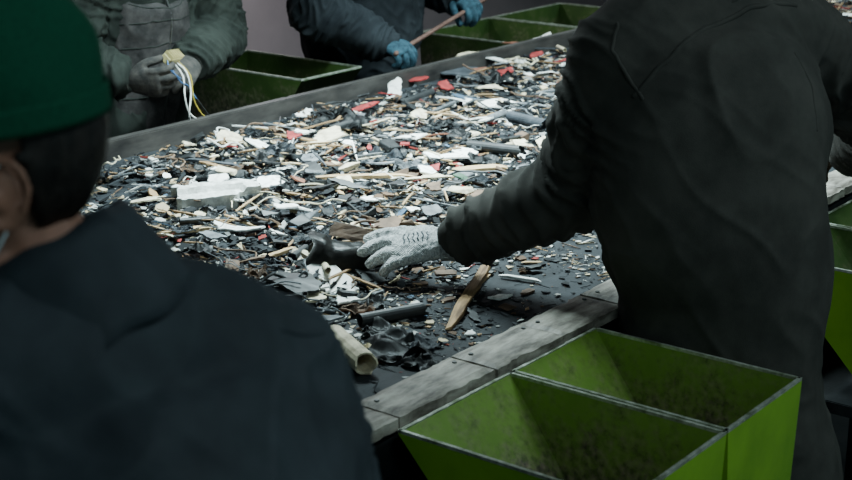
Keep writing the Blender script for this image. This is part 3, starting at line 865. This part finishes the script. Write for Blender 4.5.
for (x, y, s, c, hgt) in ((289,216,.16,'white',.04), (237,235,.16,'white',.036), (327,285,.15,'white',.022), (452,164,.16,'white',.046), (324,144,.19,'ivory',.046),
     (258,150,.11,'white',.042), (200,200,.10,'grey',.03), (352,275,.08,'white',.02), (290,131,.11,'white',.044), (410,143,.13,'white',.044), (497,295,.06,'white',.002),
     (380,170,.10,'grey',.04), (432,198,.08,'black',.03), (232,153,.09,'red',.042), (363,113,.14,'red',.042), (293,142,.08,'red',.042), (445,92,.11,'red',.042), (305,120,.12,'white',.042),
     (452,104,.13,'white',.042), (455,75,.30,'slate',.03), (268,190,.12,'white',.04), (168,172,.11,'white',.04), (150,190,.10,'grey',.03), (148,205,.10,'ivory',.036), (395,94,.17,'white',.042), (520,150,.11,'ivory',.042),
     (350,150,.12,'white',.044), (527,289,.05,'brown',.002), (500,65,.17,'white',.04), (560,52,.18,'slate',.03), (486,92,.14,'ivory',.042), (415,215,.07,'white',.036), (402,352,.05,'grey',.002),
     (470,330,.03,'white',.002),(310,300,.09,'ivory',.02),(326,320,.07,'grey',.016),(348,300,.07,'white',.018),(375,290,.05,'grey',.008), (450,296,.05,'brown',.002), (536,60,.11,'red',.04), (310,165,.09,'grey',.04),
     (218,186,.10,'white',.042),(395,186,.09,'ivory',.042),(466,128,.13,'white',.044),(375,130,.12,'ivory',.044),(250,170,.09,'ivory',.042),(285,175,.09,'white',.042),(340,190,.08,'ivory',.044),(498,110,.12,'white',.044),(420,120,.11,'ivory',.044),(540,80,.14,'white',.042),(470,60,.14,'ivory',.04),(205,222,.08,'ivory',.034),(275,238,.08,'white',.034),(520,215,.05,'white',.01),(545,196,.06,'ivory',.01),(560,232,.04,'white',.004),
     (405,150,.06,'red',.044),(388,100,.08,'red',.042),(520,48,.12,'rust',.036),(545,40,.12,'white',.036),(500,78,.10,'red',.042),(560,90,.09,'white',.042),(240,205,.07,'white',.034),(372,205,.08,'white',.036),(440,140,.09,'rust',.04),(420,84,.10,'red',.04),(480,74,.10,'rust',.04),(560,66,.10,'red',.04),
     (300,260,.07,'ivory',.024),(255,262,.08,'brown',.024),(180,190,.09,'brown',.036),(480,200,.08,'brown',.03),(330,170,.09,'brown',.042),(425,176,.10,'white',.042),(190,150,.08,'ivory',.04)):
    p = at(x, y, BZ+.01); p.z = BZ + hgt*.66
    tt = .30 if hgt > .02 else .08
    place("plastic_shard", shard(s, .004 if s < .2 else .005, r), DM[c], p, r.uniform(0,6.28), (r.uniform(-tt,tt), r.uniform(-tt,tt)) if s < .2 else (0,0), "broken flat %s plastic shard on belt" % c, "plastic")
for (x, y, s, c) in ((396,347,.13,'black'), (344,127,.18,'black'), (425,345,.07,'slate'), (372,160,.14,'slate'), (455,140,.12,'black'), (345,348,.08,'ivory'), (205,178,.12,'black'), (412,170,.10,'grey'), (500,84,.16,'black'), (245,202,.1,'black'), (375,330,.07,'black'), (300,190,.12,'black'),(270,160,.12,'black'),(365,300,.08,'black'),(330,300,.07,'black'),(420,362,.06,'black'),(470,250,.07,'black')):
    p = at(x, y, BZ+.01); p.z = BZ+(.003 if y > 240 else .014)
    place("crumpled_film", film(s, r, .24, 20), DM[c], p, r.uniform(0,6.28), label="crumpled %s plastic film on belt" % c, cat_="plastic film", smooth=True)

# item gripped by white glove
hs = empty("broken_housing", HOUS, label="bulky broken black plastic housing with brown flap in gloved grip", category="plastic housing")
M['hous'] = mat("scuffed_black_plastic", srgb(24,23,23), srgb(58,55,52), .4, scale=22, bump=.5, bscale=70, detail=8)
AX = math.radians(-50)
def curve_y(q): return -.030*math.sin(q*math.pi)   # shell bows towards the worker
bm = bmesh.new(); n = 22; rows = []
for j in range(14):
    row = []
    for k in range(n):
        a = math.radians(210)*k/(n-1) + math.radians(-15); q = j/13
        x = (q-.5)*.150
        rr = .056*(1-q) + .034*q + (.006 if q < .25 else 0) + .005*noise.noise(V((k*.35,j*.5,1)))
        sq = 1 + .12*abs(math.sin(2*a))
        row.append(bm.verts.new((x + .020*noise.noise(V((k*.3,j*.8,4))), curve_y(q)+math.cos(a)*rr*sq*.9, max(0,.020+math.sin(a)*rr*sq))))
    rows.append(row)
for j in range(13):
    for k in range(n-1): bm.faces.new((rows[j][k], rows[j][k+1], rows[j+1][k+1], rows[j+1][k]))
bmesh.ops.solidify(bm, geom=bm.faces[:], thickness=.004)
ho = new_obj("housing_shell", bm_mesh(bm), M['hous'], hs, smooth=True); ho.rotation_euler = (0,.0,AX)
bm = bmesh.new()
for q in (-.064, -.050, .03):
    add_box(bm, (q-.002,-.036,.002), (q+.002,.030,.046))
rb = new_obj("housing_rib", bm_mesh(bm), M['hous'], hs); rb.rotation_euler = (0,.0,AX)
bm = bmesh.new(); g = []
for i in range(9):
    row = []
    for j in range(6):
        x, y = (i/8-.5)*.100, (j/5-.5)*.036
        row.append(bm.verts.new((x+.010*noise.noise(V((j,i,0))*.9)+y*.35, y*(1-.35*i/8), .086 - .026*(i/8) + .6*y+.004*noise.noise(V((i,j,3))*.6))))
    g.append(row)
for i in range(8):
    for j in range(5): bm.faces.new((g[i][j], g[i+1][j], g[i+1][j+1], g[i][j+1]))
bmesh.ops.solidify(bm, geom=bm.faces[:], thickness=.004)
fo = new_obj("flap", bm_mesh(bm), DM['brown'], hs, label="grey-brown flat board flap"); fo.rotation_euler = (0,0,AX); fo.location = (.020,-.010,.004)

pal = ['white']*20 + ['ivory']*17 + ['grey']*10 + ['black']*36 + ['slate']*6 + ['brown']*9 + ['rust']*3 + ['red']*3 + ['blue']*1 + ['green']*2
def density(x, y):
    e = min(1, max(0.07, (y-1.68)/.26)) * min(1, max(.0, (3.22-y)/.12))
    c = .72 + .75*noise.noise(V((x*2.1, y*2.6, 5)))
    return e*max(.22, min(1, c))
def patch(x, y):
    return noise.noise(V((x*3.2+9, y*4.0, 2))) + .5*noise.noise(V((x*8, y*9, 7)))
def mound(x, y):
    if y < 1.9: return .003
    return max(.005, (.018 + .032*noise.noise(V((x*4, y*5, 11)))) * min(1, (y-1.85)/.2) * min(1, (3.24-y)/.12+.2))
def sample():
    while True:
        x = r.uniform(1.75, 6.2); y = r.uniform(1.60, 3.22)
        if not seen(x, y) or keep_clear(x, y): continue
        if (V((x,y))-FOAM.to_2d()).length < .05: continue
        if r.random() < density(x, y): return x, y
variants = {}
def var(kind, c, k, fn):
    key = (kind, c, k)
    if key not in variants:
        me = fn(); me.materials.append(DM[c]); variants[key] = me
    return variants[key]
def scatter(kind, name, count, colours, fn, label, cat_, zr=1.0, tl=.4, nv=7):
    for _ in range(count):
        x, y = sample(); c = r.choice(colours); k = r.randint(0, nv-1)
        if patch(x, y) < -.05 and c in ('white','ivory') and r.random() < .6: c = 'black'
        if x > 4.0 and r.random() < .10 and kind in ('shard','chunk'): c = r.choice(('red','rust'))
        me = var(kind, c, k, fn)
        t = (r.uniform(-tl,tl), r.uniform(-tl,tl)) if y > 1.9 else (r.uniform(-.05,.05), r.uniform(-.05,.05))
        z = BZ + (mound(x, y)*zr*r.uniform(.8,1.25)+.003 if y > 1.85 else .002)
        o = place(name, me, None, (x, y, z), r.uniform(0,6.28), t, label % c if '%' in label else label, cat_)
        s = r.uniform(.7,1.3)*(.75 if y < 1.95 else 1); o.scale = (s, s, s)
scatter("shard", "plastic_shard", 200, pal, lambda: shard(r.uniform(.04,.11), .004, r), "broken flat %s plastic shard on belt", "plastic", 1.15, .35)
scatter("chunk", "scrap_chunk", 150, ['black']*8+['grey']*2+['ivory']*3+['white']*3+['brown']*3, lambda: chunk(r.uniform(.03,.068), r), "angular %s scrap chunk on belt", "scrap", .5, .5)
scatter("stick", "wood_splinter", 260, ['wood']*6+['ivory']*2+['woodold']*4, lambda: stick(r.uniform(.045,.15), r.uniform(.003,.010), .004, r), "thin wood splinter on the belt", "wood", 1.2, .2)
scatter("strip", "metal_rod", 60, ['metal','slate','black','grey','white'], lambda: stick(r.uniform(.07,.16), r.uniform(.003,.008), .004, r, .2), "narrow %s rod lying on belt", "rod", 1.1, .15)
scatter("pipe", "pipe_offcut", 24, ['black','grey','slate','ivory'], lambda: pipe(r.uniform(.05,.09), r.uniform(.006,.013), r), "short %s tube offcut on belt", "pipe", .8, .1)
scatter("cable", "cable_scrap", 220, ['black','black','grey','ivory','brown','brown','white'], lambda: cable(r.uniform(.10,.30), r.uniform(.0009,.0026), r, 1.4), "loose tangled %s cable on belt", "cable", 1.2, .1)
scatter("film", "crumpled_film", 100, ['black','black','slate','grey','white','ivory','brown'], lambda: film(r.uniform(.045,.11), r, .22), "crumpled %s plastic film on belt", "plastic film", .9, .15)
scatter("chan", "metal_channel", 20, ['metal','grey','ivory'], lambda: channel(r.uniform(.05,.1), .018, .010, .003), "small folded %s channel on belt", "bracket", .9, .2)

def crumbs(name, N, x0, x1, smin, smax, label, near=False, pw=2.2):
    vs, fs, cols = [], [], []
    P = [(srgb(24,25,27),34),(srgb(36,38,41),22),(srgb(60,62,65),9),(srgb(108,108,106),7),(srgb(182,181,176),13),(srgb(228,227,222),11),(srgb(198,181,150),13),(srgb(160,130,96),12),(srgb(98,76,60),10),(srgb(134,52,46),1.6),(srgb(70,92,112),.4)]
    C = [p[0] for p in P]; W = [p[1] for p in P]; W2_ = [p[1]*(.3 if 3 < k_ < 8 else 1) for k_, p in enumerate(P)]
    i = 0
    while i < N:
        x = r.uniform(x0, x1); y = r.uniform(1.545, 3.235)
        if keep_clear(x, y): continue
        if near:
            if y > 1.98: continue
            if r.random() > .16+1.0*noise.noise(V((x*6,y*6,1)))+.7*(y-1.55): continue
        elif r.random() > density(x, y)*1.1 + .04: continue
        i += 1
        s = smin + (smax-smin)*r.random()**pw
        if y < 1.9 and not near: s *= .85
        n = r.randint(3,6); a0 = r.uniform(0,6.28); el = r.uniform(.12,1)
        if r.random() < .25: el = .05; s *= 1.8
        th = r.uniform(.08,.35)*s*.6*max(el,.3)
        tl = .5 if y > 1.9 else .1
        Mx = Matrix.Rotation(a0,3,'Z') @ Matrix.Rotation(r.uniform(-tl,tl),3,'X') @ Matrix.Rotation(r.uniform(-tl,tl),3,'Y')
        z = BZ + .001 + (r.random()**.6*mound(x, y) if y > 1.9 else r.random()*.002)
        b = len(vs)
        js = [r.uniform(.7,1.15) for _ in range(n)]; ja = [r.uniform(-.3,.3) for _ in range(n)]
        for lv in (0, th):
            for k in range(n):
                a = 2*math.pi*(k+ja[k])/n
                q = Mx @ V((math.cos(a)*s*.5*js[k], math.sin(a)*s*.5*el*js[k], lv))
                vs.append((x+q.x-CL.x, y+q.y-CL.y, max(BZ+.0005, z+q.z)))
        fs.append([b+n+k for k in range(n)])
        for k in range(n): fs.append([b+k, b+(k+1)%n, b+n+(k+1)%n, b+n+k])
        c = r.choices(C, W if patch(x, y) > -.08 else W2_)[0]; f = r.uniform(.7,1.15); c = (c[0]*f, c[1]*f, c[2]*f, 1)
        cols += [c]*(2*n)
    me = bpy.data.meshes.new(name); me.from_pydata(vs, [], fs)
    at_ = me.color_attributes.new("tint", 'FLOAT_COLOR', 'POINT')
    at_.data.foreach_set("color", [x for c in cols for x in c])
    m = mat(name+"_material", (1,1,1,1), (.8,.8,.8,1), .8, scale=60, spec=.25)
    nt = m.node_tree; b = nt.nodes["Principled BSDF"]
    at2 = nt.nodes.new("ShaderNodeAttribute"); at2.attribute_name = "tint"
    nt.links.new(at2.outputs["Color"], b.inputs["Base Color"])
    return new_obj(name, me, m, None, loc=(CL.x, CL.y, 0), label=label, category="scrap", kind="stuff")
crumbs("scrap_crumbs", 42000, 1.6, 5.8, .005, .042, "mixed shredded crumbs of plastic, wood and metal on the belt", pw=2.1)
crumbs("scrap_fines", 5200, 1.6, 3.6, .002, .024, "fine grit and small flakes scattered on bare belt", True, 2.6)
crumbs("scrap_litter", 12000, 5.6, 10.5, .012, .08, "mixed shredded scrap further along the belt")

# ---------------------------------------------------------------- held items
hp = V((3.095, 3.325, 1.050))
wh = empty("wire_harness", hp, label="pale yellow terminal block with trailing coloured wires in both hands", category="wire harness")
bm = bmesh.new(); add_box(bm, (-.036,-.015,-.012), (.036,.015,.010)); bmesh.ops.bevel(bm, geom=bm.edges[:], offset=.0015, segments=1, affect='EDGES')
for i in range(5):
    add_box(bm, (-.035+i*.0145,-.015,.010), (-.032+i*.0145,.015,.022))
add_box(bm, (.033,-.015,.010), (.036,.015,.022))
cbk = new_obj("connector_block", bm_mesh(bm), mat("yellowed_nylon", srgb(170,154,100), srgb(208,194,142), .5), wh)
bm = bmesh.new()
for i in range(5):
    for j in (-.007,.007):
        ret = bmesh.ops.create_cone(bm, cap_ends=True, segments=10, radius1=.0046, radius2=.0046, depth=.006)
        for v in ret['verts']: v.co += V((-.0265+i*.0145, j, .012))
scr = new_obj("terminal_screws", bm_mesh(bm), M['steel'], wh)
for q_ in (cbk, scr):
    q_.rotation_euler = (.75,.1,.35); q_.location = (-.01,-.004,.054)
wc = {'white':DM['white'], 'yellow':mat("yellow_wire", srgb(170,150,60), None, .5), 'blue':mat("blue_wire", srgb(60,96,140), None, .5), 'black':DM['black']}
for i, (c, pts) in enumerate((('white',[(.0,0,.04),(.01,-.03,.0),(-.005,-.05,-.06),(.01,-.05,-.11),(.05,-.05,-.14)]),
                              ('white',[(.01,0,.04),(.025,-.03,.01),(.02,-.05,-.05),(.0,-.06,-.10),(.01,-.05,-.13)]),
                              ('yellow',[(.02,0,.04),(.03,-.04,.0),(.03,-.05,-.07),(.06,-.05,-.12),(.11,-.04,-.15)]),
                              ('blue',[(-.02,0,.04),(-.035,-.03,.03),(-.02,-.05,-.01),(.02,-.04,-.03),(.04,-.05,-.07)]),
                              ('blue',[(-.01,0,.045),(-.04,-.02,.055),(-.05,-.04,.03),(-.02,-.05,.0)]),
                              ('black',[(.015,0,.04),(.02,-.03,-.02),(.05,-.05,-.08),(.09,-.05,-.13),(.13,-.03,-.16)]))):
    new_obj("wire", tube_path([V(q) for q in pts], .0026 if c == 'white' else .0022), wc[c], wh, smooth=True, label=c+" insulated wire")
a, b = V((4.17,3.335,.965)), V((4.98,3.47,1.085))
stk = bmesh.new(); loft(stk, [V((0,0,0)), (b-a)*.5, b-a], [.009,.008,.010], side=V((0,0,1)), seg=10)
place("stick_tool", bm_mesh(stk), mat("reddish_wood", srgb(84,58,50), srgb(112,84,74), .7, scale=30), a, label="reddish-brown wooden stick held in teal gloves", cat_="stick", group=None, smooth=True)

# ---------------------------------------------------------------- room
def struct(name, lo, hi, m):
    c = (V(lo)+V(hi))/2
    o = new_obj(name, box_mesh(V(lo)-c, V(hi)-c), m, None, loc=c, kind="structure")
    o["label"] = name.replace('_', ' ') + " of the sorting hall"
    return o
struct("floor", (-5,-4,-.1), (12,6,0), M['floor'])
struct("wall_back", (-5,6,0), (12,6.15,4), M['wall'])
struct("wall_right", (12,-4,0), (12.15,6.15,4), M['wall'])
struct("ceiling", (-5,-4,4), (12.15,6.15,4.1), M['ceil'])

# ---------------------------------------------------------------- lighting
em = bpy.data.materials.new("lamp_diffuser"); em.use_nodes = True
em.node_tree.nodes["Principled BSDF"].inputs["Emission Color"].default_value = (.85,.95,1,1)
em.node_tree.nodes["Principled BSDF"].inputs["Emission Strength"].default_value = 3
def lamp(x, y, z, L, W, power, col=(.74,.97,1), spread=150):
    root = empty("belt_or_fill_lamp", (x,y,z), label="long hanging fluorescent lamp", category="lamp")
    bm = bmesh.new(); add_box(bm, (-L/2,-W/2,0), (L/2,W/2,.05))
    for v in bm.verts:
        if v.co.z > .02: v.co.y *= .5
    new_obj("lamp_housing", bm_mesh(bm), M['steel'], root)
    for yy in (-W*.22, W*.22):
        t = bmesh.new(); loft(t, [V((-L/2+.03,yy,-.018)), V((L/2-.03,yy,-.018))], [.013,.013], seg=12, sub=1)
        new_obj("tube", bm_mesh(t), em, root, smooth=True)
    for xx in (-L*.35, L*.35):
        t = bmesh.new(); loft(t, [V((xx,0,.04)), V((xx,0,4-z))], [.004,.004], seg=6, sub=1)
        new_obj("hanger", bm_mesh(t), M['steel'], root)
    ld = bpy.data.lights.new("tube_light", 'AREA'); ld.shape = 'RECTANGLE'; ld.size = L; ld.size_y = W
    ld.energy = power; ld.color = col; ld.spread = math.radians(spread)
    lo = bpy.data.objects.new("tube_light", ld); COL.objects.link(lo); lo.parent = root; lo.location = (0,0,-.04)
lamp(3.15, 2.50, 2.5, 1.0, .3, 78, spread=98)
lamp(4.7, 2.4, 2.7, 1.3, .3, 58, spread=100)
lamp(7.2, 2.55, 2.75, 1.3, .3, 50, spread=120)
lamp(0.5, -.8, 3.3, 1.5, .4, 24, spread=180)  # added fill behind the camera, lifts the foreground worker; no known fixture
lamp(3.2, -.4, 3.2, 1.5, .4, 30, spread=180)  # added near-side fill for the coat back and bins, not a known fixture
lamp(5.2, 5.2, 2.6, 1.5, .4, 50, col=(.95,.95,1), spread=180)  # invented lamp, added only to brighten the back wall
wd = bpy.data.worlds.new("world"); bpy.context.scene.world = wd; wd.use_nodes = True
wd.node_tree.nodes["Background"].inputs[0].default_value = (.46,.86,.90,1)
wd.node_tree.nodes["Background"].inputs[1].default_value = .18
